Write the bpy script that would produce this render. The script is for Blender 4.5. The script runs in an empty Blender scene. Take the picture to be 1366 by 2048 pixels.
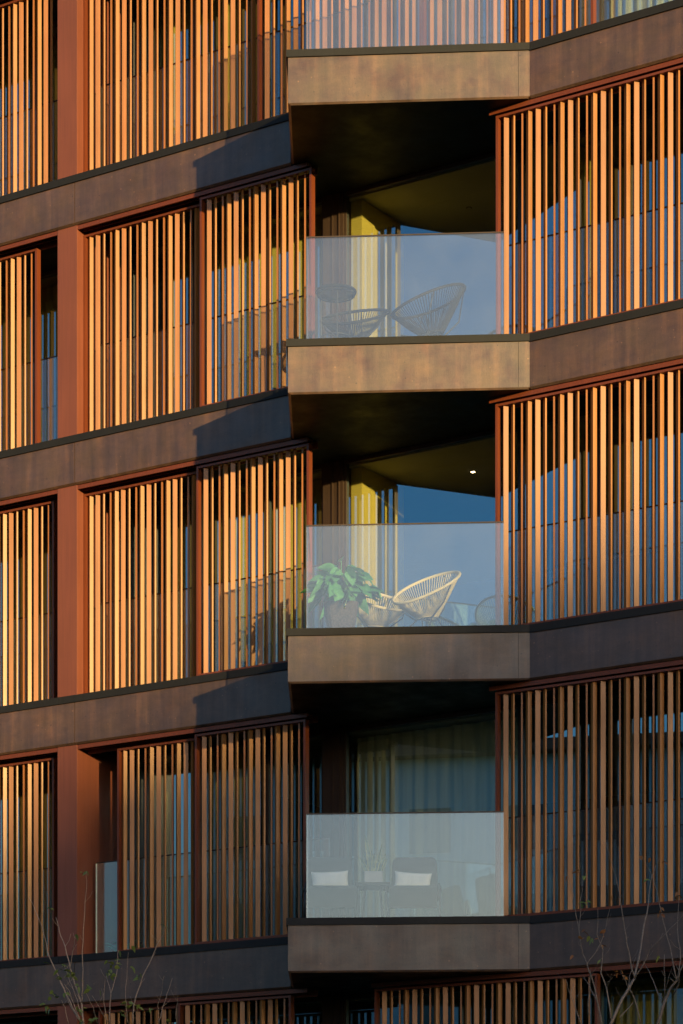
import bpy, math, random
from mathutils import Vector, Matrix
random.seed(7)
R = math.radians
PI = math.pi

# ------------------------------------------------------------------ camera, sky, sun, exposure
scene = bpy.context.scene
CAM_Z = 1.65
F_PX = 5300.0 / 2048.0            # focal length in picture heights
HOR = (2566 - 1024) / 2048.0      # rise of the shift lens
cam = bpy.data.cameras.new('camera')
cam.sensor_fit = 'VERTICAL'; cam.sensor_height = 36.0; cam.sensor_width = 24.0
cam.lens = 36.0 * F_PX
cam.shift_y = HOR
cam.clip_end = 2000
co = bpy.data.objects.new('camera', cam)
scene.collection.objects.link(co)
co.location = (0, 0, CAM_Z); co.rotation_euler = (R(90), 0, 0)
scene.camera = co

SUN_AZ, SUN_EL = 26.4, 5.3        # azimuth to the right of straight behind the camera
sd = Vector((math.sin(R(SUN_AZ)) * math.cos(R(SUN_EL)), -math.cos(R(SUN_AZ)) * math.cos(R(SUN_EL)), math.sin(R(SUN_EL))))
w = bpy.data.worlds.new('World'); scene.world = w; w.use_nodes = True
nt = w.node_tree; bg = nt.nodes['Background']
sky = nt.nodes.new('ShaderNodeTexSky'); sky.sky_type = 'NISHITA'; sky.sun_disc = False
sky.sun_elevation = R(SUN_EL); sky.sun_rotation = R(180 - SUN_AZ)
sky.air_density = 1.0; sky.dust_density = 1.8; sky.ozone_density = 3.2
nt.links.new(sky.outputs[0], bg.inputs[0]); bg.inputs[1].default_value = 0.115
sl = bpy.data.lights.new('sun', 'SUN'); sl.energy = 3.05; sl.angle = R(0.5); sl.color = (1.0, 0.78, 0.33)
so = bpy.data.objects.new('sun', sl); scene.collection.objects.link(so)
so.rotation_euler = (-sd).to_track_quat('-Z', 'Y').to_euler()
scene.view_settings.view_transform = 'Standard'; scene.view_settings.look = 'None'
scene.view_settings.gamma = 1.0; scene.view_settings.use_curve_mapping = False
scene.view_settings.exposure = 1.45
scene.cycles.max_bounces = 12; scene.cycles.transparent_max_bounces = 24
scene.cycles.glossy_bounces = 6; scene.cycles.diffuse_bounces = 4
scene.cycles.caustics_reflective = False

# ------------------------------------------------------------------ helpers
COL = scene.collection
class MB:
    def __init__(s): s.v = []; s.f = []
    def quad_faces(s, idx): s.f.append(tuple(idx))
    def add(s, vs, fs):
        o = len(s.v); s.v += [tuple(v) for v in vs]; s.f += [tuple(i + o for i in f) for f in fs]
    def box(s, x0, x1, y0, y1, z0, z1):
        s.add([(x0,y0,z0),(x1,y0,z0),(x1,y1,z0),(x0,y1,z0),(x0,y0,z1),(x1,y0,z1),(x1,y1,z1),(x0,y1,z1)],
              [(0,3,2,1),(4,5,6,7),(0,1,5,4),(1,2,6,5),(2,3,7,6),(3,0,4,7)])
    def prism(s, poly, z0, z1):          # poly counter-clockwise seen from above
        n = len(poly)
        s.add([(p[0],p[1],z0) for p in poly] + [(p[0],p[1],z1) for p in poly],
              [tuple(range(n-1,-1,-1)), tuple(range(n,2*n))] + [(i,(i+1)%n,n+(i+1)%n,n+i) for i in range(n)])
    def profile(s, prof, x0, x1, yo=0.0, zo=0.0):   # prof in (y,z), swept along x
        n = len(prof)
        s.add([(x0,yo+p[0],zo+p[1]) for p in prof] + [(x1,yo+p[0],zo+p[1]) for p in prof],
              [tuple(range(n)), tuple(range(2*n-1,n-1,-1))] + [(i,n+i,n+(i+1)%n,(i+1)%n) for i in range(n)])
    def tube(s, pts, rad, n=6, cap=True):
        pts = [Vector(p) for p in pts]
        if not isinstance(rad, (list, tuple)): rad = [rad] * len(pts)
        o = len(s.v); up = Vector((0.13, 0.21, 0.97)); prev = None
        for i, p in enumerate(pts):
            t = (pts[min(i+1, len(pts)-1)] - pts[max(i-1, 0)])
            if t.length < 1e-9: t = Vector((0,0,1))
            t.normalize()
            a = t.cross(up if prev is None else prev.cross(t)) if prev is None else prev - t * prev.dot(t)
            if a.length < 1e-6: a = t.cross(Vector((1,0,0)))
            a.normalize(); b = t.cross(a); prev = a
            for k in range(n):
                q = p + (a * math.cos(2*PI*k/n) + b * math.sin(2*PI*k/n)) * rad[i]
                s.v.append(tuple(q))
        for i in range(len(pts)-1):
            for k in range(n):
                s.f.append((o+i*n+k, o+i*n+(k+1)%n, o+(i+1)*n+(k+1)%n, o+(i+1)*n+k))
        if cap:
            s.f.append(tuple(o+k for k in range(n-1,-1,-1))); s.f.append(tuple(o+(len(pts)-1)*n+k for k in range(n)))
    def loop(s, pts, rad, n=7):
        pts = [Vector(p) for p in pts]; m = len(pts); o = len(s.v)
        c = sum(pts, Vector()) / m
        nrm = (pts[0]-c).cross(pts[m//4]-c).normalized()
        for i in range(m):
            t = (pts[(i+1)%m] - pts[i-1]).normalized(); a = nrm; b = t.cross(a).normalized()
            for k in range(n): s.v.append(tuple(pts[i] + (a*math.cos(2*PI*k/n) + b*math.sin(2*PI*k/n)) * rad))
        for i in range(m):
            j = (i+1) % m
            for k in range(n): s.f.append((o+i*n+k, o+i*n+(k+1)%n, o+j*n+(k+1)%n, o+j*n+k))
    def grid(s, fn, nu, nv, close_u=False):
        o = len(s.v)
        for j in range(nv+1):
            for i in range(nu + (0 if close_u else 1)): s.v.append(tuple(fn(i/nu, j/nv)))
        wu = nu if close_u else nu+1
        for j in range(nv):
            for i in range(nu):
                s.f.append((o+j*wu+i, o+j*wu+(i+1)%wu, o+(j+1)*wu+(i+1)%wu, o+(j+1)*wu+i))
    def build(s, name, mat, parent=None, smooth=False, bevel=0, solid=0):
        me = bpy.data.meshes.new(name); me.from_pydata(s.v, [], s.f); me.update()
        if smooth:
            for p in me.polygons: p.use_smooth = True
        ob = bpy.data.objects.new(name, me); COL.objects.link(ob)
        if mat: me.materials.append(mat)
        if parent: ob.parent = parent
        if solid:
            m = ob.modifiers.new('s', 'SOLIDIFY'); m.thickness = solid; m.offset = 0
        if bevel:
            m = ob.modifiers.new('b', 'BEVEL'); m.width = bevel; m.segments = 2; m.limit_method = 'ANGLE'
        return ob
def thing(name, label, cat, loc=(0,0,0), rz=0, group=None):
    o = bpy.data.objects.new(name, None); COL.objects.link(o); o.location = loc; o.rotation_euler = (0,0,rz)
    return tag(o, label, cat, group)
def tag(o, label, cat, group=None):
    o['label'] = label; o['category'] = cat
    if group: o['group'] = group
    return o
def struct(o, kind='structure'):
    o['kind'] = kind; return o

# ------------------------------------------------------------------ materials
def mat(name):
    m = bpy.data.materials.new(name); m.use_nodes = True
    n = m.node_tree; return m, n, n.nodes['Principled BSDF']
def setp(b, **k):
    for a, v in k.items():
        b.inputs[{'base':'Base Color','rough':'Roughness','metal':'Metallic','spec':'Specular IOR Level','coat':'Coat Weight','coatr':'Coat Roughness'}[a]].default_value = (tuple(v)+(1,) if a == 'base' else v)
def noise(n, scale, stretch=(1,1,1), detail=4, rough=.6, coord='Object'):
    tc = n.nodes.new('ShaderNodeTexCoord'); mp = n.nodes.new('ShaderNodeMapping'); mp.inputs['Scale'].default_value = stretch
    t = n.nodes.new('ShaderNodeTexNoise'); t.inputs['Scale'].default_value = scale; t.inputs['Detail'].default_value = detail
    t.inputs['Roughness'].default_value = rough
    n.links.new(tc.outputs[coord], mp.inputs[0]); n.links.new(mp.outputs[0], t.inputs[0]); return t.outputs[0]
def ramp(n, fac, stops):
    r = n.nodes.new('ShaderNodeValToRGB'); e = r.color_ramp.elements
    while len(e) < len(stops): e.new(0.5)
    for q, (p, c) in zip(e, stops): q.position = p; q.color = tuple(c)+(1,) if len(c) == 3 else c
    n.links.new(fac, r.inputs[0]); return r.outputs[0]
def mul(n, a, b, fac=1.0, mode='MULTIPLY'):
    x = n.nodes.new('ShaderNodeMix'); x.data_type = 'RGBA'; x.blend_type = mode; x.inputs[0].default_value = fac
    for i, v in ((6, a), (7, b)):
        if isinstance(v, tuple): x.inputs[i].default_value = v + (1,) if len(v) == 3 else v
        else: n.links.new(v, x.inputs[i])
    return x.outputs[2]
def bump(n, b, h, strength=.3, dist=.01):
    x = n.nodes.new('ShaderNodeBump'); x.inputs['Strength'].default_value = strength; x.inputs['Distance'].default_value = dist
    n.links.new(h, x.inputs['Height']); n.links.new(x.outputs[0], b.inputs['Normal'])
def g(v): return (v, v, v)

def concrete(name, c, rough=.62, spec=.4):
    m, n, b = mat(name); setp(b, rough=rough, spec=spec)
    big = ramp(n, noise(n, 1.3, (1,1,1.6), 5, .65), [(.30, g(.72)), (.5, g(1)), (.68, g(1.28))])
    streak = ramp(n, noise(n, 9, (1,1,.07), 3, .6), [(.3, g(.70)), (.55, g(1)), (.72, (1.45,1.36,1.2))])
    fine = ramp(n, noise(n, 75, (1,1,1), 3, .7), [(.3, g(.86)), (.7, g(1.12))])
    tone = ramp(n, noise(n, 2.1, (1,1,1.3), 6, .7), [(.34, (.93,.97,1.05)), (.5, g(1)), (.66, (1.12,1.02,.88))])
    cloud = ramp(n, noise(n, 6.5, (1,1,2.2), 6, .75), [(.34, g(.84)), (.64, g(1.14))])
    col = mul(n, mul(n, mul(n, mul(n, mul(n, tuple(c), big), streak), fine), tone), cloud)
    # pores and pale specks
    tc = n.nodes.new('ShaderNodeTexCoord')
    vo = n.nodes.new('ShaderNodeTexVoronoi'); vo.inputs['Scale'].default_value = 15; n.links.new(tc.outputs['Object'], vo.inputs[0])
    sel = n.nodes.new('ShaderNodeSeparateColor'); n.links.new(vo.outputs['Color'], sel.inputs[0])
    thr = n.nodes.new('ShaderNodeMath'); thr.operation = 'MULTIPLY'; n.links.new(sel.outputs[0], thr.inputs[0]); thr.inputs[1].default_value = .13
    lt = n.nodes.new('ShaderNodeMath'); lt.operation = 'LESS_THAN'; n.links.new(vo.outputs['Distance'], lt.inputs[0]); n.links.new(thr.outputs[0], lt.inputs[1])
    x = n.nodes.new('ShaderNodeMix'); x.data_type = 'RGBA'; n.links.new(lt.outputs[0], x.inputs[0]); n.links.new(col, x.inputs[6])
    pc = ramp(n, sel.outputs[1], [(.0, (c[0]*.35, c[1]*.35, c[2]*.35)), (.62, (c[0]*.4, c[1]*.4, c[2]*.4)), (.66, (c[0]*2.6, c[1]*2.4, c[2]*2.0))])
    n.links.new(pc, x.inputs[7])
    n.links.new(x.outputs[2], b.inputs['Base Color'])
    rr = ramp(n, noise(n, 3, (1,1,1), 4), [(.3, g(rough-.14)), (.7, g(rough+.15))]); n.links.new(rr, b.inputs['Roughness'])
    bump(n, b, noise(n, 60, (1,1,.5), 4, .7), .25, .004)
    return m
def metal(name, c, rough=.38, metal_=.35, grain=True):
    m, n, b = mat(name); setp(b, base=c, rough=rough, metal=metal_, spec=.5)
    if grain:
        col = mul(n, tuple(c), ramp(n, noise(n, 60, (1,1,.02), 3, .6), [(.3, g(.9)), (.7, g(1.1))]))
        col = mul(n, col, ramp(n, noise(n, 2.2, (1,1,.5), 3, .6), [(.3, g(.93)), (.7, g(1.07))]))
        n.links.new(col, b.inputs['Base Color'])
        if name.startswith('copper_'):
            col = mul(n, col, ramp(n, noise(n, 17, (1,1,0), 1), [(.3, g(.86)), (.7, g(1.12))])); n.links.new(col, b.inputs['Base Color'])
        rr = ramp(n, noise(n, 5, (1,1,.4), 4), [(.3, g(rough-.05)), (.7, g(rough+.07))]); n.links.new(rr, b.inputs['Roughness'])
    return m
def plain(name, c, rough=.8, var=.1, scale=20, stretch=(1,1,1)):
    m, n, b = mat(name); setp(b, rough=rough, spec=.3)
    n.links.new(mul(n, tuple(c), ramp(n, noise(n, scale, stretch, 4), [(.3, g(1-var)), (.7, g(1+var))])), b.inputs['Base Color'])
    return m
def glass(name, ior, tint, refl=(1,1,1), rough=0.0, wave=0.0, dust=0.0):
    m = bpy.data.materials.new(name); m.use_nodes = True; n = m.node_tree; n.nodes.clear()
    out = n.nodes.new('ShaderNodeOutputMaterial'); mx = n.nodes.new('ShaderNodeMixShader')
    f0 = ior           # reflectance seen square on; rises towards grazing, the same from both sides
    ge = n.nodes.new('ShaderNodeNewGeometry')
    def mth(op, a, b=None):
        x = n.nodes.new('ShaderNodeMath'); x.operation = op
        for i, q in enumerate((a, b)):
            if q is None: continue
            if isinstance(q, (int, float)): x.inputs[i].default_value = q
            else: n.links.new(q, x.inputs[i])
        return x.outputs[0]
    dt = n.nodes.new('ShaderNodeVectorMath'); dt.operation = 'DOT_PRODUCT'
    n.links.new(ge.outputs['Normal'], dt.inputs[0]); n.links.new(ge.outputs['Incoming'], dt.inputs[1])
    one = mth('SUBTRACT', 1.0, mth('ABSOLUTE', dt.outputs['Value']))
    fac = mth('ADD', mth('MULTIPLY', mth('POWER', one, 5.0), 1 - f0), f0)
    tr = n.nodes.new('ShaderNodeBsdfTransparent'); tr.inputs[0].default_value = tuple(tint)+(1,)
    gl = n.nodes.new('ShaderNodeBsdfGlossy'); gl.inputs[0].default_value = tuple(refl)+(1,); gl.inputs['Roughness'].default_value = rough
    n.links.new(fac, mx.inputs[0]); n.links.new(tr.outputs[0], mx.inputs[1]); n.links.new(gl.outputs[0], mx.inputs[2])
    if wave:
        bp = n.nodes.new('ShaderNodeBump'); bp.inputs['Strength'].default_value = wave; bp.inputs['Distance'].default_value = .01
        n.links.new(noise(n, .9, (1,1,.6), 1), bp.inputs['Height']); n.links.new(bp.outputs[0], gl.inputs['Normal'])
    last = mx.outputs[0]
    if dust:
        df = n.nodes.new('ShaderNodeBsdfDiffuse'); df.inputs[0].default_value = (.75,.74,.7,1)
        m2 = n.nodes.new('ShaderNodeMixShader')
        n.links.new(ramp(n, noise(n, 2.5, (1,1,1), 4), [(.3, g(dust*.7)), (.75, g(dust*1.4))]), m2.inputs[0])
        n.links.new(last, m2.inputs[1]); n.links.new(df.outputs[0], m2.inputs[2]); last = m2.outputs[0]
    n.links.new(last, out.inputs[0]); return m

M = {}
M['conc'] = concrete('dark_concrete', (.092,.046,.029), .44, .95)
M['soffit'] = concrete('soffit_concrete', (.008,.0055,.0035), .5, .12)  # near-black: the shade of unlit undersides is put into the colour
M['coping'] = metal('dark_coping_metal', (.018,.016,.017), .6, .0)
M['coping'].node_tree.nodes['Principled BSDF'].inputs['Specular IOR Level'].default_value = .22
M['slat'] = metal('copper_gold_metal', (.300,.108,.022), .35, .04)  # sun's gold on the faces turned to it, put into the colour
M['slat_rose'] = metal('copper_rose_metal', (.280,.093,.020), .37, .04)  # same metal, toned down for faces turned away from the sun
for k_ in ('slat', 'slat_rose'): M[k_].node_tree.nodes['Principled BSDF'].inputs['Specular IOR Level'].default_value = .5
M['frame'] = metal('oxide_red_metal', (.165,.036,.012), .42, .12)
M['column'] = metal('column_red_metal', (.205,.058,.032), .5, .1)
M['bronze'] = metal('dark_bronze_metal', (.06,.035,.024), .4, .3)
M['black'] = metal('black_steel', (.03,.03,.032), .45, .2, False)
M['pane'] = glass('window_glass', .44, (.92,.92,.74), (.45,.83,1.0), 0, .012)
M['rail'] = glass('railing_glass', .125, (.97,.975,.965), (1,1,1), 0, 0, .026)
M['edge'] = plain('glass_edge', (.8,.85,.72), .2, .05)  # pale tone stands in for light caught by the glass edge
M['plaster'] = plain('plaster', (.54,.52,.46), .9, .04, 3)
M['room'] = plain('room_wall', (.92,.78,.25), .9, .05, 2)  # pale wall; its sunlit yellow is put into the base colour
M['dimroom'] = plain('room_back_wall', (.06,.055,.05), .9, .05, 2)  # darkened to mute sun stripes; the dimness is in the colour
M['floor'] = plain('stone_floor', (.2,.18,.16), .6, .1, 6)

def fabric(name, c, transl=.35, var=.06):
    m, n, b = mat(name); setp(b, base=c, rough=.9, spec=.1)
    col = mul(n, tuple(c), ramp(n, noise(n, 40, (1,1,.05), 3), [(.3, g(1-var)), (.7, g(1+var))]))
    n.links.new(col, b.inputs['Base Color'])
    t = n.nodes.new('ShaderNodeBsdfTranslucent'); n.links.new(col, t.inputs[0])
    mx = n.nodes.new('ShaderNodeMixShader'); mx.inputs[0].default_value = transl
    out = n.nodes['Material Output']; n.links.new(b.outputs[0], mx.inputs[1]); n.links.new(t.outputs[0], mx.inputs[2]); n.links.new(mx.outputs[0], out.inputs[0])
    return m
M['curtain'] = fabric('curtain_olive', (.74,.66,.24), .25)
M['curtain_pale'] = fabric('curtain_pale', (.84,.93,.95), .08)
M['cushion'] = fabric('cushion_white', (.88,.86,.84), 0)
M['seat'] = fabric('seat_fabric', (.05,.046,.042), 0)

# ------------------------------------------------------------------ building (local frame: x along the facade, y inward, z up)
ALPHA = math.atan(.6507)
B0 = Vector((-.5756, 29.9085, 0))
bld = thing('apartment_building', 'dark concrete apartment building with copper vertical louvre screens and angular glass-railed balconies', 'building', B0, -ALPHA)
MW = Matrix.Translation(B0) @ Matrix.Rotation(-ALPHA, 4, 'Z')
MWI = MW.inverted()
def at(px, py, Y):                    # a point at distance Y from a place in the photograph
    return Vector(((px-683)/5300*Y, Y, (2566-py)/5300*Y + CAM_Z))

S0, S1 = -8.6, 7.6
A = (.8246, -1.2632); Bc = (3.078, .0)     # the two outer corners of the balcony
TH = .16
BAND = .505; COPH = .08
ZB = [17.375 - 3.1*j for j in range(6)]        # underside of the slab band at the head of storey j+1
ZC = [z + BAND + COPH for z in ZB]             # top of the coping

def band_prof(z):
    c = .022
    return [(c, z), (0, z+c), (0, z+BAND), (TH, z+BAND), (TH, z+.0), (TH-.05, z), (TH-.055, z+.015), (TH-.075, z+.015), (TH-.08, z)]
for j, zb in enumerate(ZB):
    if j == 5:
        mb = MB(); mb.box(S0, S1, 0, TH, 0.0, zb+BAND); mb.build('base_wall', M['conc'], bld)
    else:
        for (a, b) in ((S0, -3.115), (-3.107, 0.0), (Bc[0], 5.95), (5.958, S1)):
            mb = MB(); mb.profile(band_prof(zb), a, b); mb.build('facade_band', M['conc'], bld)
    # coping in lengths with fine joints
    for (a, b) in ((S0, -3.34), (-3.336, -.004), (Bc[0]+.012, 6.2)):
        mb = MB()
        mb.profile([(-.018, zb+BAND-.004), (-.018, zb+BAND+COPH), (TH+.1, zb+BAND+COPH), (TH+.1, zb+BAND+COPH-.02), (-.012, zb+BAND+COPH-.024), (-.012, zb+BAND-.004)], a, b)
        mb.build('coping', M['coping'], bld)
    # floor plate behind the band, pale ceiling inside the rooms
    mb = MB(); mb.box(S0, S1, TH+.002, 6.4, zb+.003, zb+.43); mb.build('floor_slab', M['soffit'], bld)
    if j < 5:
        # balcony: wedge with a raised, chamfered edge
        bal = MB()
        cx = .022
        poly = [A, Bc, (Bc[0], TH), (.0, TH), (.0, .02)]
        # chamfered lower lip: inset polygon at the bottom
        def inset(p, d):
            c = Vector((1.7, -.1)); v = Vector(p) - c; return tuple(c + v * (1 - d / v.length))
        n = len(poly)
        lo = [inset(A, .032), inset(Bc, .03), (Bc[0]-.001, TH), (.03, TH), (.03, .02)]
        vs = [(p[0], p[1], zb) for p in lo] + [(p[0], p[1], zb+.02) for p in poly] + [(p[0], p[1], zb+BAND) for p in poly]
        fs = [tuple(range(n-1, -1, -1)), tuple(range(2*n, 3*n))] + [(i, (i+1)%n, n+(i+1)%n, n+i) for i in range(n)] + [(n+i, n+(i+1)%n, 2*n+(i+1)%n, 2*n+i) for i in range(n)]
        bal.add(vs, fs)
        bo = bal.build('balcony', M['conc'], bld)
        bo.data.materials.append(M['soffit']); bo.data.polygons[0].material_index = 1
        # drip groove lines under the balcony and shuttering joints
        fr = (Vector(Bc) - Vector(A)); fl = fr.length; fu = fr / fl; fn = Vector((fu.y, -fu.x))   # fn points outward
        cop = MB()
        def off(p, d): return (p[0] + fn.x*d, p[1] + fn.y*d)
        side = (Vector((0, .02)) - Vector(A)).normalized(); sn = Vector((-side.y, side.x))
        if sn.x > 0: sn = -sn
        a_o = Vector(A) + fn*.018 + sn*.018
        b_o = Vector(Bc) + fn*.018 + fu*.004
        c_o = Vector((0, .02)) + sn*.018
        a_i = Vector(A) - fn*.16 - sn*.16; b_i = Vector(Bc) - fn*.16; c_i = Vector((0, .02)) - sn*.16
        cop.prism([tuple(a_o), tuple(b_o), tuple(b_i), tuple(a_i)], zb+BAND+.003, zb+BAND+COPH)
        cop.prism([tuple(a_o), tuple(a_i), tuple(c_i), tuple(c_o)], zb+BAND+.004, zb+BAND+COPH-.001)
        cop.build('coping', M['coping'], bo)
        # deck and soffit panel joints
        dk = MB(); dk.prism([tuple(a_i), tuple(b_i), (Bc[0], .92), (.06, .92)], zb+BAND+.004, zb+BAND+COPH-.03)
        dk.build('deck', M['floor'], bo)
        sj = MB(); q0 = Vector(Bc)-fu*.118; q1 = Vector(Bc)-fu*.121
        sj.prism([tuple(q1+fn*.0015), tuple(q0+fn*.0015), tuple(q0-fn*.01), tuple(q1-fn*.01)], zb+.022, zb+BAND-.002)
        sj.build('joint', M['soffit'], bo)
        # glass railing on the balcony
        r_a = Vector(A) - fn*.1 - sn*.19; r_b = r_a + fu*2.118
        rc = Vector(MWI @ Vector((r_a.x, r_a.y, 0))[:3] if False else (0,0,0))
        zr0, zr1 = ZC[j]-.02, ZC[j] + 1.125
        rl = MB(); th = .0085
        rl.prism([tuple(r_a+fn*th), tuple(r_b+fn*th), tuple(r_b-fn*th), tuple(r_a-fn*th)], zr0, zr1)
        # side return of the railing back to the facade
        d_end = r_a + side * ((.10 - r_a.y) / side.y)
        rl.prism([tuple(r_a - fn*.012), tuple(r_a - fn*.012 - sn*.017), tuple(d_end - sn*.017), tuple(d_end)], zr0, zr1)
        ro = rl.build('glass_railing', M['rail'], bld)
        hr = MB()
        hr.prism([tuple(r_a+fn*.012+sn*.004), tuple(r_b+fn*.012), tuple(r_b-fn*.012), tuple(r_a-fn*.012+sn*.004)], zr1+.002, zr1+.014)
        hr.prism([tuple(r_a-fn*.0122+sn*.004), tuple(r_a-fn*.0122-sn*.021), tuple(d_end-sn*.021), tuple(d_end+sn*.004)], zr1+.001, zr1+.013)
        hr.build('top_rail', M['bronze'], ro)
        eg = MB()
        eg.prism([tuple(r_a+fn*.0095+sn*.006), tuple(r_a+fn*.0095), tuple(r_a-fn*.0095), tuple(r_a-fn*.0095+sn*.006)], zr0, zr1-.001)
        eg.build('edge_strip', M['black'], ro)

# slat panels -----------------------------------------------------------------
T_FRONT, T_REAR, PITCH = .085, .185, .097
KINDS = {0: (.046, .052, 55), 1: (.053, .052, 38), 2: (.0185, .050, 55), 3: (.0185, .056, 26)}   # face width, depth, turn
def slat_mesh(mb, s, t, z0, z1, kind, jitter=0):
    wd, dp, ang = KINDS[kind]; a = R(ang + jitter)
    nx, ny = math.sin(a), -math.cos(a); ux, uy = math.cos(a), math.sin(a)
    h = wd/2
    p = [(s+ux*-h, t+uy*-h), (s+ux*h, t+uy*h), (s+ux*h-nx*dp, t+uy*h-ny*dp), (s-ux*h-nx*dp, t-uy*h-ny*dp)]
    mb.prism(p, z0, z1)
def panel(j, s0, s1, t, seq, z_extra=0, lead=None):
    """a sliding louvre panel on storey j+1 (standing on band j)"""
    z0 = ZC[j] + .008; z1 = ZB[j-1] - (.085 if t == T_REAR else .07) + z_extra
    fw, fd = .028, .075
    fr = MB()
    fr.box(s0, s0+fw, t-fd/2, t+fd/2, z0, z1); fr.box(s1-fw, s1, t-fd/2, t+fd/2, z0, z1)
    fr.box(s0+fw, s1-fw, t-fd/2+.002, t+fd/2-.002, z1-.026, z1-.001); fr.box(s0+fw, s1-fw, t-fd/2+.002, t+fd/2-.002, z0+.001, z0+.03)
    fo = fr.build('louvre_panel', M['frame'], bld)
    lead = .112 if t == T_FRONT else .096
    n = int(round((s1 - s0 - lead - .11) / PITCH)) + 1
    pit = (s1 - s0 - lead - .11) / (n-1)
    mb = MB()
    for i in range(n):
        slat_mesh(mb, s0 + lead + i*pit, t-.002, z0+.03, z1-.026, (seq + i) % 4, random.uniform(-.7, .7))
    so_ = mb.build('slats', M['slat'], fo); so_.data.materials.append(M['slat_rose'])
    for i in range(n):                     # slats turned off the sun: duller light put into their colour
        if (seq + i) % 4 in (1, 3):
            for p in so_.data.polygons[i*6:i*6+6]: p.material_index = 1
def seq_end(s0, s1, t, last=3):
    n = int(round((s1 - s0 - (.112 if t == T_FRONT else .096) - .11) / PITCH)) + 1
    return (last - (n-1)) % 4
def P(j, s0, s1, t, seq=None):
    panel(j, s0, s1, t, seq_end(s0, s1, t) if seq is None else seq)
COLS = (-3.397, -3.098)
for j in (1, 2, 3, 4, 5):
    # tracks under the slab
    for (a, b) in ((S0, COLS[0]-.002), (COLS[1]+.002, .205), (2.56, S1)):
        if j == 1 and a > COLS[1] and b < 1: b = 2.56
        if j == 5 and a == 2.56: a = 1.06
        mb = MB()
        mb.box(a, b, .035, .05, ZB[j-1]-.052, ZB[j-1]-.004)
        a2 = 2.6 if a == 2.56 else a
        mb.box(a2, b, .13, .142, ZB[j-1]-.05, ZB[j-1]-.004)
        mb.box(a2, b, .236, .25, ZB[j-1]-.08, ZB[j-1]-.004)
        mb.box(a2, b, .0505, .129, ZB[j-1]-.02, ZB[j-1]-.008)
        mb.build('track', M['frame'], bld)
        mb = MB(); mb.box(a, b, .04, .25, ZC[j]+.001, ZC[j]+.006); mb.build('track', M['frame'], bld)
    # column with its deep return
    mb = MB(); mb.box(COLS[0], COLS[1], .03, .98, ZC[j]+.001, ZB[j-1]-.001); mb.build('column', M['column'], bld, bevel=.003)
    mb = MB(); mb.box(6.2, 6.5, .03, .98, ZC[j]+.001, ZB[j-1]-.001); mb.build('column', M['column'], bld, bevel=.003)
# storey 1 (top of the picture)
P(1, -6.3, -3.40, T_REAR); P(1, -3.095, -.52, T_REAR, 0); P(1, -.489, 1.70, T_FRONT, 1); P(1, 1.702, 3.812, T_FRONT)
P(2, -6.3, -3.815, T_REAR); P(2, -3.095, -1.32, T_REAR, 0); P(2, -1.302, .252, T_FRONT, 1); P(2, 2.636, 5.0, T_FRONT, 1)
P(3, -6.3, -3.55, T_REAR); P(3, -3.095, -1.36, T_REAR, 0); P(3, -1.35, .215, T_FRONT, 1); P(3, 2.63, 5.0, T_FRONT, 1)
P(4, -6.3, -3.55, T_REAR); P(4, -2.585, -1.39, T_REAR, 0); P(4, -1.373, .17, T_FRONT, 1); P(4, 2.63, 5.0, T_FRONT, 1)
P(5, -2.87, -1.62, T_REAR, 0); P(5, -1.612, -.03, T_FRONT, 1); P(5, 1.09, 3.86, T_FRONT)
for j in (2, 3, 4): P(j, 5.02, 6.15, T_REAR, 1)
for j in (1, 2, 3, 4, 5): P(j, -8.5, -6.33, T_REAR, 0)

# balustrades of glass just inside the screens
for j in (1, 2, 3, 4, 5):
    for (a, b) in ((S0, COLS[0]-.03), (COLS[1]+.09, .33), (2.62, S1)):
        if a == COLS[1]+.09 and j == 1: b = 2.6
        mb = MB(); mb.box(a, b, .29, .302, ZC[j]-.05, ZC[j]+1.12); ob = mb.build('balustrade', M['rail'], bld)
        mb = MB(); mb.box(a, b, .287, .305, ZC[j]+1.121, ZC[j]+1.134); mb.build('top_rail', M['bronze'], ob)
        mb = MB(); mb.box(a-.011, a-.0005, .2895, .3025, ZC[j]-.05, ZC[j]+1.12); mb.build('edge_strip', M['edge'], ob)

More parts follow.
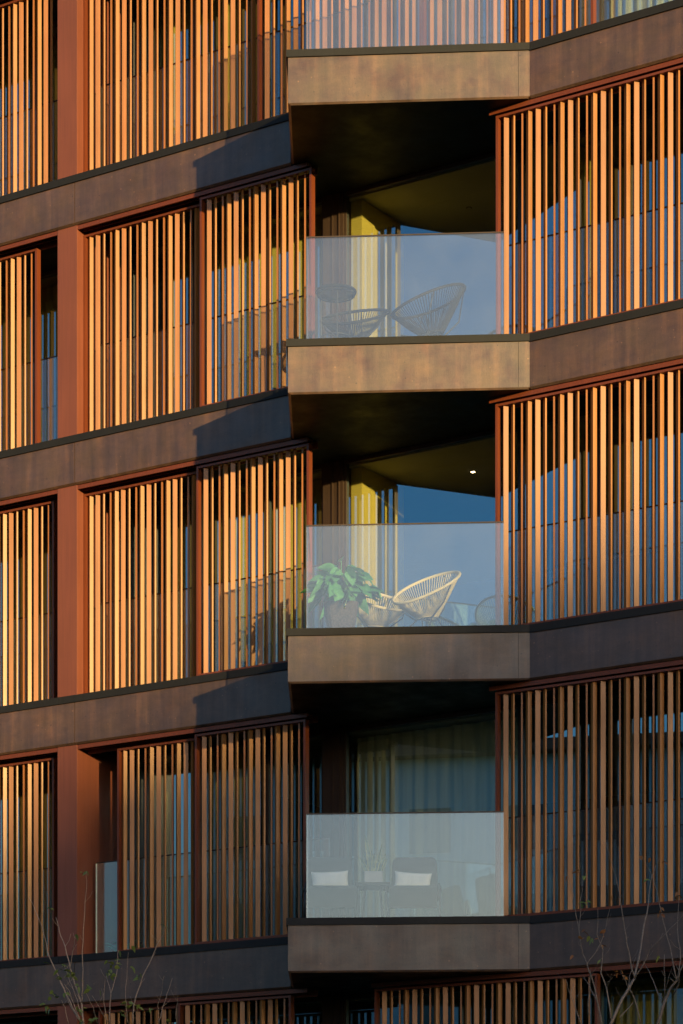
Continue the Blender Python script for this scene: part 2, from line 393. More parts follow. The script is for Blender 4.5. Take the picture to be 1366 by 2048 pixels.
# windows and rooms -------------------------------------------------------------
TW = 1.0
edges = [S0, -7.2, -5.9, -4.55, COLS[0], None, COLS[1], -2.05, -1.0, -.19, None, .088, 2.42, 3.40, 4.6, 5.9, 6.2, None, 6.5, S1]
for j in (1, 2, 3, 4, 5):
    z0, z1 = ZC[j]-.03, ZB[j-1]+.002
    for a, b in zip(edges[:-1], edges[1:]):
        if a is None or b is None: continue
        fw = .03
        mb = MB()
        mb.box(a+.001, a+fw, TW-.03, TW+.04, z0, z1); mb.box(b-fw, b-.001, TW-.03, TW+.04, z0, z1)
        mb.box(a+fw, b-fw, TW-.028, TW+.038, z1-.045, z1); mb.box(a+fw, b-fw, TW-.028, TW+.038, z0, z0+.05)
        wo = mb.build('window', M['bronze'], bld)
        mb = MB(); mb.add([(a+fw-.004, TW, z0+.04), (b-fw+.004, TW, z0+.04), (b-fw+.004, TW, z1-.04), (a+fw-.004, TW, z1-.04)], [(0,1,2,3)])
        mb.build('pane', M['pane'], wo)
    # bronze clad pier beside the balcony doors
    mb = MB(); mb.box(-.189, .087, TW-.05, TW+.12, z0, z1); mb.box(-.06, -.045, TW-.065, TW-.0505, z0, z1); mb.box(.03, .045, TW-.065, TW-.0505, z0, z1)
    mb.build('pier', M['bronze'], bld)
    mb = MB(); mb.box(S0+.01, S1-.01, TW+.045, 6.2, ZB[j-1]-.062, ZB[j-1]-.005); mb.build('ceiling', M['plaster'], bld)
    mb = MB(); mb.box(S0+.01, S1-.01, .2, 6.2, ZC[j]-.15, ZC[j]-.04); mb.build('room_floor', M['floor'], bld)
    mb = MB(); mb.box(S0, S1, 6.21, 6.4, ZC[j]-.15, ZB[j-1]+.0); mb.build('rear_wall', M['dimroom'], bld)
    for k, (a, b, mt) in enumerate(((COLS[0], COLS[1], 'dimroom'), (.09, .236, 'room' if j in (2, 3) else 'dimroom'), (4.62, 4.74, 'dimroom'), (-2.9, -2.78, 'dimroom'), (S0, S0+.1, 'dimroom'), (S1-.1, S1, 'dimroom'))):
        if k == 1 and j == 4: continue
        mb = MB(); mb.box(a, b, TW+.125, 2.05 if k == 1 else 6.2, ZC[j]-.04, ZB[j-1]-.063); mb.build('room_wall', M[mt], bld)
# roof and flank walls of the block
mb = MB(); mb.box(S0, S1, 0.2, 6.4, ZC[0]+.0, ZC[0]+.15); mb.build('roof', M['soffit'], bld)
mb = MB(); mb.box(S0-.15, S0-.002, 0, 6.4, 0, ZC[0]); mb.build('end_wall', M['conc'], bld)
mb = MB(); mb.box(S1+.002, S1+.15, 0, 6.4, 0, ZC[0]); mb.build('end_wall', M['conc'], bld)

# recessed ceiling lights
def emit(name, c, st):
    m, n, b = mat(name); setp(b, base=(.8,.8,.8)); b.inputs['Emission Color'].default_value = tuple(c)+(1,); b.inputs['Emission Strength'].default_value = st; return m
M['lamp'] = emit('lamp_lit', (1,.78,.5), 9)
M['lampoff'] = plain('lamp_unlit', (.5,.48,.44), .4, .02)
def downlight(X, Y, j, lit):
    p = MWI @ Vector((X, Y, 0)); z = ZB[j-1]-.062
    mb = MB(); mb.tube([(p.x, p.y, z-.006), (p.x, p.y, z-.001)], .034, 20); ring = mb.build('downlight', M['bronze'] if not lit else M['plaster'], bld)
    mb = MB(); mb.tube([(p.x, p.y, z-.009), (p.x, p.y, z-.0065)], .024, 20); mb.build('bulb', M['lamp'] if lit else M['lampoff'], ring)
downlight(1.533, 30.9, 3, True); downlight(1.49, 30.96, 2, False); downlight(2.99, 30.6, 3, True)

# ------------------------------------------------------------------ curtains
def curtain(j, a, b, t, label, mt='curtain', pleat=.12, amp=.035, group=None, z_lo=None):
    z0, z1 = ZC[j]-.02, ZB[j-1]-.075
    W = b - a; n = max(12, int(W/pleat*10)); rr = random.random()*6
    ph = [0]
    for i in range(n): ph.append(ph[-1] + (2*PI/10) * (1 + .35*math.sin(i*.37+rr) + random.uniform(-.15,.15)))
    def fn(u, v):
        i = min(n, int(round(u*n))); am = amp*(.75+.35*math.sin(i*.21+rr)) * (.8+.2*(1-v))
        return (a + u*W + .006*math.sin(ph[i]*2+1), t + am*math.sin(ph[i]) + .006*math.sin(v*5+i*.3), z0 + v*(z1-z0))
    mb = MB(); mb.grid(fn, n, 8)
    o = mb.build('curtain', M[mt], None, smooth=True)
    o.matrix_world = MW
    tag(o, label, 'curtain', group)
G = 'curtains hanging behind the windows'
curtain(1, -5.6, -3.5, 1.22, 'olive curtain behind the louvres left of the column on the top storey', group=G)
curtain(1, -2.9, -1.1, 1.22, 'olive curtain behind the long louvre screen on the top storey', group=G)
curtain(1, 3.42, 4.55, 1.2, 'pale pleated curtain in the uncovered window at the top right corner', 'curtain_pale', group=G)
curtain(2, -5.8, -3.5, 1.22, 'olive curtain beside the open gap left of the column, second row from the top', group=G)
curtain(2, -2.6, -.26, 1.22, 'olive sunlit curtain behind the louvres left of the balcony with the dark chairs', group=G)
curtain(2, 2.95, 3.2, 1.22, 'gathered yellowish curtain strand behind the right louvres near the dark chairs', group=G)
curtain(3, -5.8, -3.5, 1.22, 'olive curtain left of the column, level with the balcony with the leafy plant', group=G)
curtain(3, -2.6, -.26, 1.22, 'olive sunlit curtain behind the louvres left of the leafy potted plant', group=G)
curtain(4, -5.8, -3.5, 1.22, 'olive curtain left of the column, level with the cushioned armchairs', group=G)
curtain(4, -3.0, -1.3, 1.22, 'olive curtain beside the narrow open gap right of the column, lowest full row', group=G)
curtain(4, .10, 2.4, 1.24, 'wide pleated grey-green curtain drawn behind the cushioned armchairs', 'curtain_pale', .17, .05, group=G)
curtain(5, 3.42, 5.8, 1.2, 'olive pleated curtain behind bare branches in the bottom right corner', group=G)

# ------------------------------------------------------------------ furniture
M['rope_dark'] = plain('dark_rope', (.012,.011,.011), .7, .1)
M['rope_pale'] = plain('pale_rope', (.86,.72,.46), .7, .08)
def oval(cen, u, v, a, b, n, egg=0.12):
    return [cen + u*(a*math.cos(2*PI*k/n)) + v*(b*math.sin(2*PI*k/n)*(1+egg*math.cos(2*PI*k/n))) for k in range(n)]
def cord_chair(name_label, loc, rz, mt, tilt=30, group=None, legm='black', cz=.62, ra=.43):
    """string lounge chair; front looks along local +x"""
    root = thing('cord_chair', name_label, 'chair', loc, rz, group)
    th = R(tilt)
    u = Vector((-math.cos(th), 0, math.sin(th))); v = Vector((0, 1, 0)); nrm = u.cross(v).normalized()
    if nrm.z < 0: nrm = -nrm
    cen = Vector((-.02, 0, cz)); N = 40
    rim = oval(cen, u, v, ra, .37, N)
    low = oval(Vector((-.06, 0, .31)), Vector((-math.cos(R(8)),0,math.sin(R(8)))), v, .13, .11, N, .05)
    mb = MB(); mb.loop(rim, .016, 8); mb.build('rim', M[mt], root, smooth=True)
    mb = MB()
    for k in range(N):
        a, b = rim[k], low[k]
        for q in (0, .5):
            aa = a.lerp(rim[(k+1)%N], q); bb = b.lerp(low[(k+1)%N], q)
            mb.tube([aa, aa.lerp(bb, .5) + Vector((0,0,-.012)), bb], .005, 4, False)
    mb.loop(low, .008, 6)
    mb.loop(oval(Vector((-.06,0,.305)), Vector((-1,0,0)), v, .06, .05, 16), .02, 5)
    mb.build('cords', M[mt], root, smooth=True)
    for s in (-1, 1):
        mb = MB(); mb.tube([rim[(N//4)*(1 if s > 0 else 3)] , Vector((.03, s*.30, .42)), Vector((.0, s*.12, .29)), Vector((.02, s*.02, .285))], .008, 6); mb.build('side_rod', M[legm], root, smooth=True)
        mb = MB(); mb.tube([Vector((-.02, s*.1, .30)), Vector((.26, s*.25, 0.0))], .008, 6); mb.build('leg', M[legm], root, smooth=True)
        mb = MB(); mb.tube([Vector((-.10, s*.1, .30)), Vector((-.32, s*.22, 0.0))], .008, 6); mb.build('leg', M[legm], root, smooth=True)
    mb = MB(); mb.tube([rim[0]+Vector((.01,0,-.03)), Vector((-.36, 0, .46)), Vector((-.2, 0, .30)), Vector((-.05,0,.295))], .008, 6); mb.build('back_rod', M[legm], root, smooth=True)
    mb = MB(); mb.tube([Vector((.25,-.24,.03)), Vector((.25,.24,.03))], .006, 6); mb.tube([Vector((-.31,-.21,.03)), Vector((-.31,.21,.03))], .006, 6)
    mb.tube([Vector((.25,-.24,.03)), Vector((-.31,.21,.03))], .006, 6); mb.tube([Vector((.25,.24,.03)), Vector((-.31,-.21,.03))], .006, 6); mb.build('stretcher', M[legm], root, smooth=True)
    return root
FZ = {j: ZC[j]-.03 for j in range(6)}
GC = 'string lounge chairs on the balconies'
cord_chair('dark string lounge chair in side view at the right of the upper balcony', (.93, 29.02, FZ[2]), R(180+8), 'rope_dark', 21, GC, cz=.66)
cord_chair('dark string lounge chair turned away behind the round side table', (.13, 29.17, FZ[2]), R(-105), 'rope_dark', 29, GC, cz=.56, ra=.40)
cord_chair('pale rope lounge chair tilted back at the right of the lower balcony', (.90, 29.0, FZ[3]), R(230), 'rope_pale', 33, GC, cz=.63)
cord_chair('pale rope lounge chair half hidden behind the leafy potted plant', (.40, 29.4, FZ[3]), R(-62), 'rope_pale', 27, GC, cz=.60)

# round string side table
X = (672-683)/5300*28.85
t = thing('side_table', 'round dark string side table beside the dark chairs', 'table', (X, 28.83, FZ[2]), 0)
zt = .70
mb = MB(); mb.loop([Vector((.21*math.cos(a*PI/18), .21*math.sin(a*PI/18), zt)) for a in range(36)], .016, 8); mb.loop([Vector((.2*math.cos(a*PI/18), .2*math.sin(a*PI/18), zt-.035)) for a in range(36)], .008, 6)
mb.build('rim', M['rope_dark'], t, smooth=True)
mb = MB()
for a in range(44):
    c, s_ = math.cos(2*PI*a/44), math.sin(2*PI*a/44); mb.tube([(.21*c,.21*s_,zt), (.05*c,.05*s_,zt-.10)], .0042, 4, False)
mb.build('cords', M['rope_dark'], t)
mb = MB(); mb.tube([(0,0,zt+.008), (0,0,zt+.014)], .205, 36); mb.build('tabletop', glass('table_glass', .05, (.9,.93,.92)), t)
for k in range(3):
    a = 2*PI*k/3+.6; mb = MB(); mb.tube([(.19*math.cos(a), .19*math.sin(a), zt), (.17*math.cos(a), .17*math.sin(a), 0)], .008, 6); mb.build('leg', M['black'], t)
mb = MB(); mb.loop([Vector((.16*math.cos(a*PI/12), .16*math.sin(a*PI/12), .2)) for a in range(24)], .006, 6); mb.build('stretcher', M['black'], t)

# broad-leaved plant in a tapered stone pot
def leaf_mesh(mb, base, direction, L, W, droop, roll, nu=6, nv=2, heart=True):
    d = Vector(direction).normalized(); side = d.cross(Vector((0,0,1)))
    if side.length < .01: side = Vector((1,0,0))
    side.normalize(); side = Matrix.Rotation(roll, 3, d) @ side; up = side.cross(d)
    pts = []
    for i in range(nu+1):
        q = i/nu
        p = Vector(base) + d*(L*q) + Vector((0,0,-droop*L*q*q))
        wdt = W*(math.sin(PI*min(1, q*.96+.06))**.7)*(1-.45*q) if heart else W*math.sin(PI*(q*.9+.1))**.8
        if q >= .999: wdt = 0.001
        pts.append((p - side*wdt + up*wdt*.28, p, p + side*wdt + up*wdt*.28))
    o = len(mb.v)
    for r in pts: mb.v += [tuple(x) for x in r]
    for i in range(nu):
        for k in range(2): mb.f.append((o+i*3+k, o+i*3+k+1, o+(i+1)*3+k+1, o+(i+1)*3+k))
def leafmat(name, c1, c2, rough=.35):
    m, n, b = mat(name); setp(b, rough=rough, spec=.5)
    col = ramp(n, noise(n, 5, (1,1,1), 3), [(.35, c1), (.65, c2)]); n.links.new(col, b.inputs['Base Color'])
    t_ = n.nodes.new('ShaderNodeBsdfTranslucent'); n.links.new(col, t_.inputs[0]); mx = n.nodes.new('ShaderNodeMixShader'); mx.inputs[0].default_value = .25
    n.links.new(b.outputs[0], mx.inputs[1]); n.links.new(t_.outputs[0], mx.inputs[2]); n.links.new(mx.outputs[0], n.nodes['Material Output'].inputs[0]); return m
M['leaf_green'] = leafmat('broad_leaf', (.07,.28,.11), (.18,.48,.22))
M['stonepot'] = plain('grey_stone_pot', (.08,.06,.055), .85, .6, 60)
M['soil'] = plain('soil', (.04,.03,.02), .95, .3, 40)
X = (682-683)/5300*28.8
t = thing('potted_plant', 'big leafy green plant in a tapered grey stone pot on the balcony', 'plant', (X, 28.85, FZ[3]), 0)
mb = MB()
def potf(u, v):
    h = .40*v; r = .125 + .065*v; a = 2*PI*u
    k = 1/max(abs(math.cos(a)), abs(math.sin(a))); k = min(k, 1.22)
    return (r*k*math.cos(a), r*k*math.sin(a), h)
mb.grid(potf, 32, 6, True)
mb.grid(lambda u, v: (lambda p: (p[0]*(1-.12*v), p[1]*(1-.12*v), .40-.03*v))(potf(u, 1)), 32, 1, True)
mb.build('pot', M['stonepot'], t, smooth=False)
mb = MB(); mb.tube([(0,0,.35), (0,0,.37)], .165, 24); mb.build('soil', M['soil'], t)
rnd = random.Random(5); stems = MB(); lv = MB()
for k in range(85):
    a = rnd.uniform(0, 2*PI); out = rnd.uniform(.04, .27); h = .45 + rnd.uniform(.0, .42)*(1.15-out*2.4)
    top = Vector((math.cos(a)*out*1.15 + .02, math.sin(a)*out*.8, h))
    stems.tube([(math.cos(a)*.04, math.sin(a)*.04, .37), (top*.6 + Vector((0,0,.2))) , top], .0045, 5, False)
    L = rnd.uniform(.15, .26); a2 = a + rnd.uniform(-.7, .7)
    leaf_mesh(lv, top, (math.cos(a2), math.sin(a2), rnd.uniform(-.9, .25)), L, L*.36, rnd.uniform(.1, .45), rnd.uniform(-1.2, 1.2))
stems.build('stem', M['leaf_green'], t); lv.build('foliage', M['leaf_green'], t, smooth=True)

# armchairs on the third balcony
def armchair(label, loc, rz=0):
    """low lounge armchair facing local -y"""
    root = thing('armchair', label, 'chair', loc, rz, 'low armchairs behind the glass')
    def rr(u, v, w_, h_, z0, y0, lean, thick, sgn):
        pass
    mb = MB()      # backrest: rounded upright shell
    n = 20; outline = []
    W2, H = .245, .46; r = .07
    for cx_, cz_, a0 in ((W2-r, H-r, 0), (-W2+r, H-r, 90)):
        for k in range(6): a = R(a0 + 18*k); outline.append((cx_+r*math.cos(a), cz_+r*math.sin(a)))
    outline += [(-W2-.02, 0), (W2+.02, 0)]
    m = len(outline); lean = .18
    vs = [(x, .20+lean*z_, z_+.36) for x, z_ in outline] + [(x, .25+lean*z_, z_+.36) for x, z_ in outline]
    mb.add(vs, [tuple(range(m)), tuple(range(2*m-1, m-1, -1))] + [(i, m+i, m+(i+1)%m, (i+1)%m) for i in range(m)])
    mb.build('backrest', M['seat'], root, bevel=.012)
    mb = MB(); mb.box(-.27, .27, -.32, .2, .30, .42); mb.build('seat', M['seat'], root, bevel=.035)
    mb = MB(); mb.prism([(-.26,-.325),(.26,-.325),(.26,-.30),(-.26,-.30)], .17, .40); mb.build('front_apron', M['seat'], root, bevel=.01)
    for sx in (-1, 1):
        mb = MB(); mb.tube([(sx*.285,-.27,.0),(sx*.292,-.28,.41),(sx*.292,.22,.43)], .011, 8); mb.build('leg', M['black'], root, smooth=True)
        mb = MB(); mb.tube([(sx*.27,.20,.52),(sx*.288,.27,.0)], .011, 8); mb.build('leg', M['black'], root, smooth=True)
    return root
def cushion(label, loc, rz=0, tilt=-12):
    mb = MB(); W_, H_, T_ = .205, .105, .06
    def f(sgn):
        def fn(u, v):
            a, b = u*2-1, v*2-1
            pin = 1 - .10*(1-abs(a)**2)*abs(b)**3; pin2 = 1 - .06*(1-abs(b)**2)*abs(a)**3
            th_ = T_*(max(0, 1-abs(a)**3)*max(0, 1-abs(b)**3))**.45
            return (a*W_*pin2, sgn*th_, b*H_*pin)
        return fn
    mb.grid(f(-1), 16, 12); mb.grid(lambda u, v: f(1)(1-u, v), 16, 12)
    o = mb.build('cushion', M['cushion'], None, smooth=True); o.location = loc; o.rotation_euler = (R(tilt), 0, rz)
    return tag(o, label, 'cushion', 'white cushions on the armchairs')
def atx(px, Y): return (px-683)/5300*Y
Yc = 28.95
xa, xb = atx(662, Yc), atx(828, Yc)
zf = FZ[4]
armchair('low grey armchair with white cushion left of the snake plant', (xa, Yc, zf), R(3))
armchair('low grey armchair with white cushion right of the snake plant', (xb, Yc, zf), R(-3))
cushion('white cushion on the armchair left of the snake plant', (xa-.01, Yc+.15, zf+.54), R(2), -10).rotation_euler[1] = R(-3)
cushion('white cushion on the armchair right of the snake plant', (xb-.01, Yc+.15, zf+.53), R(-3), -10).rotation_euler[1] = R(4)
xt = atx(745, Yc)
t = thing('side_table', 'small dark square table between the two cushioned armchairs', 'table', (xt, Yc-.02, zf), 0)
mb = MB(); mb.box(-.19, .19, -.19, .19, .43, .47); mb.build('tabletop', M['seat'], t, bevel=.008)
for sx in (-1, 1):
    for sy in (-1, 1):
        mb = MB(); mb.tube([(sx*.08, sy*.1, .43), (sx*.12, sy*.15, 0)], .010, 6); mb.build('leg', M['black'], t)
t = thing('snake_plant', 'variegated snake plant in a pale grey square pot on the small table', 'plant', (xt+.01, Yc-.02, zf+.472), 0)
M['greypot'] = plain('pale_pot', (.42,.42,.45), .5, .05)
mb = MB(); mb.prism([(-.10,-.10),(.10,-.10),(.10,.10),(-.10,.10)], 0, .13); mb.build('pot', M['greypot'], t, bevel=.006)
m, n, b = mat('snake_leaf'); setp(b, rough=.4)
tc = n.nodes.new('ShaderNodeUVMap'); M['snake'] = m
col = ramp(n, noise(n, 14, (.5,.5,2.5), 2), [(.42, (.05,.09,.04)), (.55, (.16,.22,.10))]); n.links.new(col, b.inputs['Base Color'])
M['snake_edge'] = plain('snake_leaf_edge', (.55,.50,.16), .5, .1)
rnd = random.Random(3); lf = MB(); le = MB()
for k, (dx, dy, L, lean) in enumerate(((-.03,0,.42,-.16),(.03,.02,.33,.22),(-.05,.03,.24,-.32),(.06,-.02,.22,.38),(0,-.04,.21,.06),(-.01,.05,.26,-.05),(.07,.03,.17,.55),(-.07,-.02,.17,-.5),(.02,-.05,.15,.25))):
    def blade(mb, wsc, yo):
        o = len(mb.v); N = 9
        for i in range(N+1):
            q = i/N; wd = (.026*(1-.15*(1-q)**2) * (1 if q < .45 else max(0, 1-((q-.45)/.55)**2.0)) + .0006)*wsc
            tw = .5*math.sin(k*1.7) + q*.9*math.sin(k*2.3)
            c = Vector((dx + lean*L*q*.6 + lean*L*q*q*.3, dy + .04*q*math.sin(k), .12 + L*q)); s = Vector((math.cos(tw), math.sin(tw), 0)); nn = Vector((-math.sin(tw), math.cos(tw), 0))
            mb.v += [tuple(c - s*wd + nn*yo), tuple(c + nn*(.006*wsc+yo)), tuple(c + s*wd + nn*yo)]
        for i in range(N):
            for q in range(2): mb.f.append((o+i*3+q, o+i*3+q+1, o+(i+1)*3+q+1, o+(i+1)*3+q))
    blade(lf, .78, -.0015); blade(le, 1.0, .001)
    blade(lf, .78, .0035)
lf.build('foliage', M['snake'], t); le.build('leaf_margin', M['snake_edge'], t)

# little herb pots behind the glass in the open gap
def herb(label, s, tt, j, sc):
    p = MW @ Vector((s, tt, 0)); t = thing('herb_pot', label, 'plant', (p.x, p.y, FZ[j]), 0, 'small plants behind the open gap')
    mb = MB(); mb.tube([(0,0,0), (0,0,.10*sc)], [.045*sc, .06*sc], 18); mb.build('pot', M['cushion'], t)
    rnd = random.Random(int(s*100)); lv = MB()
    for k in range(26):
        a = rnd.uniform(0, 2*PI); leaf_mesh(lv, (0,0,.1*sc), (math.cos(a)*.6, math.sin(a)*.6, rnd.uniform(.3, 1.3)), rnd.uniform(.15, .3)*sc, .02*sc, .5, rnd.uniform(-.5,.5), 5, 2, False)
    lv.build('foliage', M['leaf_green'], t, smooth=True)
herb('small potted herb behind the glass of the narrow gap, left one', -2.88, .5, 4, 1.0)
herb('small potted herb behind the glass of the narrow gap, right one beside the louvre frame', -2.66, .48, 4, 1.15)

# ------------------------------------------------------------------ young trees in front of the building
M['bark'] = plain('pinkish_bark', (.42,.27,.19), .8, .3, 60)
M['bark_dark'] = plain('grey_bark', (.22,.16,.13), .85, .4, 60)
M['leaf_olive'] = leafmat('olive_leaf', (.10,.15,.03), (.26,.26,.05), .5)
M['leaf_rust'] = leafmat('rust_leaf', (.20,.06,.015), (.30,.13,.03), .6)
def young_tree(label, zoom, ox, oy, stems, leaves, Y, bark, lsz=.045, trunk=None, leaf2=None):
    base = at(*trunk, Y); root = thing('young_tree', label, 'tree', (base.x, base.y, 0), 0, 'young bare trees in front of the building')
    rnd = random.Random(len(stems)*7+int(Y*10)); L0 = Vector((base.x, base.y, 0))
    def q(x, y, dy=0): return at(ox+x/zoom, oy+y/zoom, Y+dy) - L0
    tk = MB(); tk.tube([(0,0,0), (0.02,0,base.z*.5), base - L0 + Vector((0,0,0))], [.022, .017, .011], 8); tk.build('trunk', M[bark], root, smooth=True)
    br = MB()
    for (pts, r0, r1) in stems:
        dd = rnd.uniform(-.5, .5); P_ = []
        for i, (x, y) in enumerate(pts):
            P_.append(q(x, y, dd*i/len(pts)))
        # subdivide with small kinks
        Q = [P_[0]]
        for a, b in zip(P_[:-1], P_[1:]):
            for k in (1, 2, 3):
                Q.append(a.lerp(b, k/3) + (Vector((rnd.uniform(-.006,.006), rnd.uniform(-.01,.01), 0)) if k < 3 else Vector()))
        m_ = len(Q); br.tube(Q, [r0 + (r1-r0)*i/(m_-1) for i in range(m_)], 5)
        for i in range(4, m_-1, 4):        # short side twigs
            if rnd.random() < .6:
                a = rnd.choice((-1, 1))*rnd.uniform(.4, .9); l_ = rnd.uniform(.05, .16)
                br.tube([Q[i], Q[i]+Vector((math.sin(a)*l_*.5, rnd.uniform(-.03,.03), math.cos(a)*l_*.5)), Q[i]+Vector((math.sin(a)*l_*.8, rnd.uniform(-.05,.05), math.cos(a)*l_))], [r1*1.1, r1*.8, r1*.5], 4)
    br.build('branches', M[bark], root, smooth=True)
    for nm, lst, mt in (('leaf', leaves, 'leaf_olive'), ('leaf', leaf2 or [], 'leaf_rust')):
        if not lst: continue
        lv = MB()
        for (x, y, c) in lst:
            for k in range(c):
                p = q(x + rnd.uniform(-1,1)*9*c**.8, y + rnd.uniform(-1,1)*9*c**.8, rnd.uniform(-.1,.1)); a = rnd.uniform(0, 2*PI)
                leaf_mesh(lv, p, (math.cos(a), rnd.uniform(-.5,.5), math.sin(a)*.6-.4), lsz*rnd.uniform(.8, 1.3), lsz*.5*rnd.uniform(.7, 1.1), .2, rnd.uniform(-1.2, 1.2), 5)
        lv.build('foliage', M[mt], root, smooth=True)
Z1 = (4.27, 60, 1640)
young_tree('leafiest sapling with pinkish stems in front of the red column, bottom left', *Z1,
  [([(460,1742),(440,1560),(400,1450),(345,1270),(300,1080),(250,950),(220,830)], .010, .003), ([(440,1560),(450,1450),(448,1200),(455,950),(470,700),(485,520),(480,440)], .007, .002),
   ([(450,1742),(360,1600),(290,1440),(220,1290),(150,1120),(100,900),(40,760),(-10,660)], .009, .002), ([(345,1270),(365,1120),(380,1060),(385,990)], .004, .002),
   ([(440,1650),(380,1480),(340,1380),(290,1230)], .005, .002), ([(410,1700),(330,1560),(270,1380)], .005, .002), ([(330,1742),(300,1600),(270,1540)], .004, .002), ([(440,1742),(370,1560),(330,1450),(290,1400)], .005,.002)],
  [(265,1260,4),(330,1320,6),(365,1300,3),(260,1350,2),(480,450,3),(430,450,1),(165,750,2),(395,990,2),(210,1490,5),(150,1595,4),(400,1410,2),(480,1420,2),(510,1455,2),(295,1470,2),(445,1390,2),(445,1620,3),(405,1610,2),(520,1730,4),(435,1720,3),(120,1225,1)], 25.5, 'bark', .05, (168, 2060))
young_tree('thin forked sapling with few leaves under the narrow open gap, bottom left', *Z1,
  [([(680,1742),(683,1560),(690,1480),(740,1310),(750,1180),(755,1110)], .006, .002), ([(655,1742),(630,1560),(640,1380),(650,1330)], .005, .002), ([(690,1480),(650,1330)], .004, .002), ([(575,1742),(540,1600),(480,1480)], .004,.002), ([(680,1742),(600,1620),(530,1500)], .004, .002)],
  [(675,1215,2),(725,1210,1),(735,1250,4),(710,1265,3),(655,1300,3),(695,1325,2),(755,1115,1),(600,1460,1)], 25.8, 'bark', .05, (219, 2060))
young_tree('tallest leaning sapling in front of the copper louvres, third from the left', *Z1,
  [([(880,1742),(885,1620),(900,1520),(960,1340),(1040,1180),(1080,1070),(1140,980),(1155,900)], .008, .002), ([(840,1742),(820,1600),(815,1500),(830,1280),(840,1130)], .004, .0015)],
  [(860,1240,2),(935,1325,5),(825,1555,5),(925,1590,3),(870,1580,2),(765,1650,4),(1140,880,2),(890,1095,3)], 25.3, 'bark', .05, (266, 2060))
young_tree('faint twiggy sapling left of the concrete balcony, fourth from the left', *Z1,
  [([(1100,1742),(1090,1580),(1130,1450),(1145,1330)], .004, .0015), ([(1100,1742),(1120,1650),(1170,1480),(1215,1350)], .004, .0015), ([(1240,1700),(1255,1580),(1260,1500)], .003,.0015)],
  [(1030,1620,3),(1170,1730,3)], 26.0, 'bark', .05, (318, 2060))
Z2 = (5.02, 1100, 1640)
young_tree('bare branching young tree in the bottom right, nearest the balcony corner', *Z2,
  [([(520,2070),(480,1850),(430,1620),(370,1440),(450,1340),(530,1180),(600,890)], .010, .0015), ([(370,1440),(330,1350),(290,1100),(310,900),(320,620),(350,560)], .005, .0015), ([(330,1350),(260,950),(240,790),(200,620),(160,520)], .004, .0015),
   ([(480,1850),(390,1650),(330,1580)], .006,.002), ([(320,2070),(250,1870),(190,1720),(160,1600)], .005, .0015), ([(210,1740),(240,1640)], .003, .001), ([(385,1960),(400,1600),(412,1490)], .008,.002)],
  [(340,840,4),(355,550,2),(405,1180,3)], 25.0, 'bark_dark', .045, (1205, 2060), [(350,1115,2),(275,520,3),(345,1180,1),(235,1365,1),(275,1165,1),(180,555,1)])
young_tree('bare tree with the thickest forked trunk in the bottom right', *Z2,
  [([(600,2070),(700,1850),(790,1690),(850,1590),(880,1450),(920,1200),(960,980),(990,830),(1015,600),(1050,480),(1100,380)], .016, .0015), ([(850,1590),(820,1500),(770,1250),(740,1040),(700,780),(660,560),(600,380),(560,210)], .008, .0015),
   ([(610,2000),(570,1700),(510,1540),(530,1300),(470,1150),(480,890)], .009, .0015), ([(920,2070),(850,1800),(790,1690),(740,1580)], .006, .002), ([(570,1700),(600,1610),(620,1540)], .003, .0015), ([(700,1980),(840,1830)], .006,.003), ([(850,1590),(940,1440),(1000,1300),(1100,1200),(1280,1020),(1330,960)], .007, .002), ([(790,1690),(800,1560),(860,1380)], .004,.0015)],
  [(520,1410,2),(985,590,2)], 24.6, 'bark_dark', .04, (1219, 2060), [(550,1115,2),(490,1180,2),(520,1255,2),(510,1490,2),(700,1525,3),(745,1560,3),(910,355,1),(1000,370,1),(610,765,1),(540,1170,1)])
young_tree('bare tree with mottled bark at the right edge of the picture', *Z2,
  [([(1070,2070),(1130,1880),(1200,1700),(1280,1600),(1300,1520),(1360,1420)], .018, .006), ([(1270,1610),(1220,1350),(1160,1100),(1100,850),(1030,580),(940,390),(830,200)], .007, .0015), ([(1150,1850),(1150,1700),(1150,1350)], .006, .003),
   ([(1130,1850),(1050,1650),(1000,1530),(950,1440)], .006, .0015), ([(1280,1600),(1310,1400),(1280,1100),(1290,700),(1335,480)], .006, .0015), ([(1160,1700),(1220,1500),(1240,1440)], .004, .0015), ([(1300,1300),(1240,1250),(1180,1180)], .003, .0012), ([(1240,1750),(1290,1650),(1300,1560)], .008,.004)],
  [(1090,1375,3)], 25.2, 'bark_dark', .04, (1311, 2060), [(1160,430,2),(1110,950,3),(1120,890,2),(1275,740,3),(1290,745,1)])

# ------------------------------------------------------------------ ground and surroundings
M['ground'] = plain('ground', (.04,.038,.035), .9, .3, .8); M['asphalt'] = plain('asphalt', (.045,.045,.048), .85, .15, 5); M['grass'] = plain('grass', (.03,.05,.02), .95, .4, 3)
mb = MB(); mb.box(-900, 900, -1500, 900, -.3, 0); struct(mb.build('ground', M['grass']))
mb = MB(); mb.box(-300, 300, -9, -1.5, .0, .008); struct(mb.build('road', M['asphalt']))
mb = MB(); mb.box(-300, 300, -1.5, 3.0, 0, .12); struct(mb.build('pavement', M['ground']))
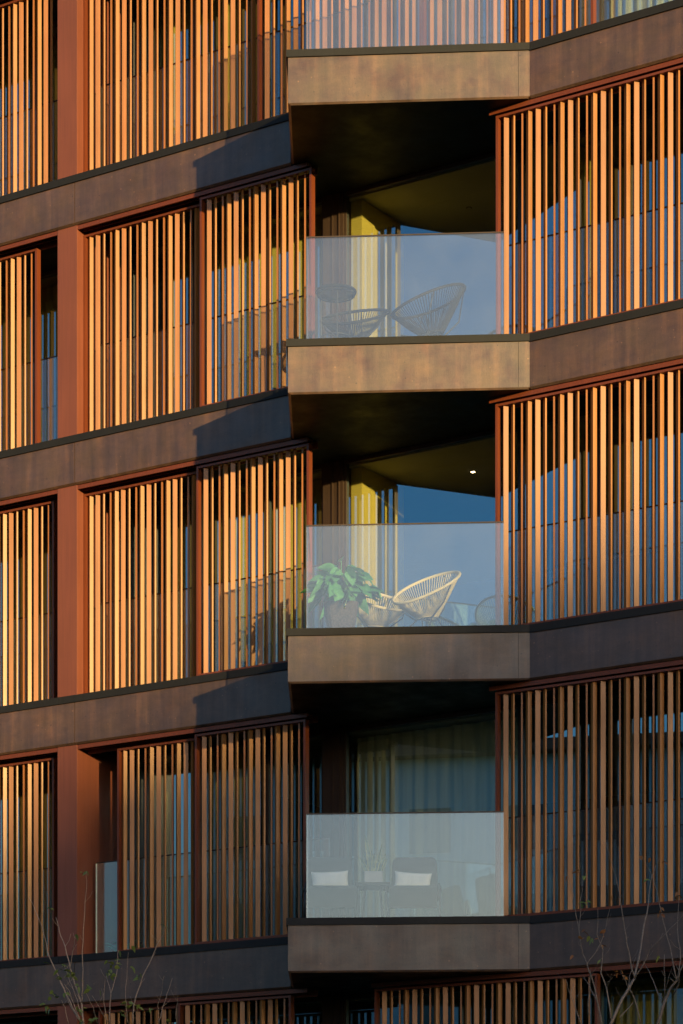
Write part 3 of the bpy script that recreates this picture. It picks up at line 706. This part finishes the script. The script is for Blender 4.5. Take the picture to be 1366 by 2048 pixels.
# far housing block toward the sun, added unseen to shade the street level
M['render'] = plain('cream_render', (.62,.54,.40), .9, .06, .5); M['tile'] = plain('roof_tiles', (.2,.08,.05), .8, .2, 2); M['wglass'] = metal('far_window', (.05,.06,.07), .15, .0, False)
def house(label, cx, cy, L, D, hl, hr, az, floors, bays):
    """hl/hr: eaves height at its left/right end seen from the apartment building"""
    root = thing('housing_block', label, 'building', (cx, cy, 0), az)
    mb = MB(); mb.add([(-L/2,0,0),(L/2,0,0),(L/2,-D,0),(-L/2,-D,0),(-L/2,0,hl),(L/2,0,hr),(L/2,-D,hr),(-L/2,-D,hl)], [(3,2,1,0),(4,5,6,7),(0,1,5,4),(1,2,6,5),(2,3,7,6),(3,0,4,7)]); mb.build('wall', M['render'], root)
    mb = MB(); mb.add([(-L/2-.5,.6,hl+.02),(L/2+.5,.6,hr+.02),(L/2+.5,-D-.6,hr+.02),(-L/2-.5,-D-.6,hl+.02),(-L/2-.5,.6,hl+.4),(L/2+.5,.6,hr+.4),(L/2+.5,-D-.6,hr+.4),(-L/2-.5,-D-.6,hl+.4)], [(3,2,1,0),(4,5,6,7),(0,1,5,4),(1,2,6,5),(2,3,7,6),(3,0,4,7)]); mb.build('roof', M['tile'], root)
    for f in range(floors):
        for k in range(bays):
            x = -L/2 + (k+.5)*L/bays; z = 1.2 + f*3.0
            mb = MB(); mb.box(x-.7, x+.7, .01, .06, z, z+1.5); mb.build('window', M['wglass'], root)
    return root
DS = 200.0
u_s = Vector((sd.x, sd.y, 0)).normalized(); v_s = Vector((-u_s.y, u_s.x, 0))
if v_s.x < 0: v_s = -v_s
f0_ = Vector((0.5, 29.5, 0)); drop = DS*math.tan(R(SUN_EL))
# block added to shade the street; unseen trees shaped to dim lower storeys
hc = f0_ + u_s*(DS+8)
house('long cream housing block with a tiled roof far behind the camera', hc.x, hc.y, 120, 14, 2.0+drop, 2.0+drop, R(SUN_AZ), 4, 12)
def shade_woodland(name, label, org, along, length, depth, h0, hfun, dens, size, seed, m):
    rn = random.Random(seed); mb = MB(); n = int(length*(hfun(0)-h0)*dens/(size*size))
    for i in range(n):
        a = rn.uniform(-length/2, length/2); top = hfun(a) + .55*math.sin(a*.9+1) + .35*math.sin(a*2.3)
        z = rn.uniform(h0, top); dd = rn.uniform(-depth/2, depth/2)
        c = org + along*a + Vector((-along.y, along.x, 0))*dd + Vector((0,0,z))
        e1 = Vector((rn.gauss(0,1), rn.gauss(0,1), rn.gauss(0,1))).normalized(); e2 = e1.cross(Vector((rn.gauss(0,1), rn.gauss(0,1), rn.gauss(0,1)))).normalized()
        r_ = size*rn.uniform(.5, .95)
        mb.add([c+e1*r_, c+e2*r_*.6, c-e1*r_, c-e2*r_*.6], [(0,1,2,3)])
    o = mb.build(name, m, None); o['kind'] = 'stuff'; return o
ZED = 8.4; SLP = .13
M['wood'] = plain('dark_foliage', (.045,.055,.025), .9, .4, 2)
shade_woodland('woodland', '', f0_ + u_s*DS, v_s, 44, 8, 12, lambda a: ZED + drop + SLP*a, 12.0, .5, 11, M['wood'])  # unseen belt, its height and density set to filter the sun
# office block added unseen to grey the lower-centre reflections; small house mirrored at right
M['pale_wall'] = plain('grey_render', (.50,.54,.54), .9, .06, .5)
o = house('grey office block seen only as a reflection behind the cushioned armchairs', -47.9, -2.3, 32, 12, 19.4, 19.4, R(-53), 6, 10)
for c in o.children:
    if c.name.startswith('wall'): c.data.materials[0] = M['pale_wall']
house('cream house seen only as a reflection in the right-hand windows', -33, -14, 8, 8, 12.5, 12.5, R(-75), 3, 3)
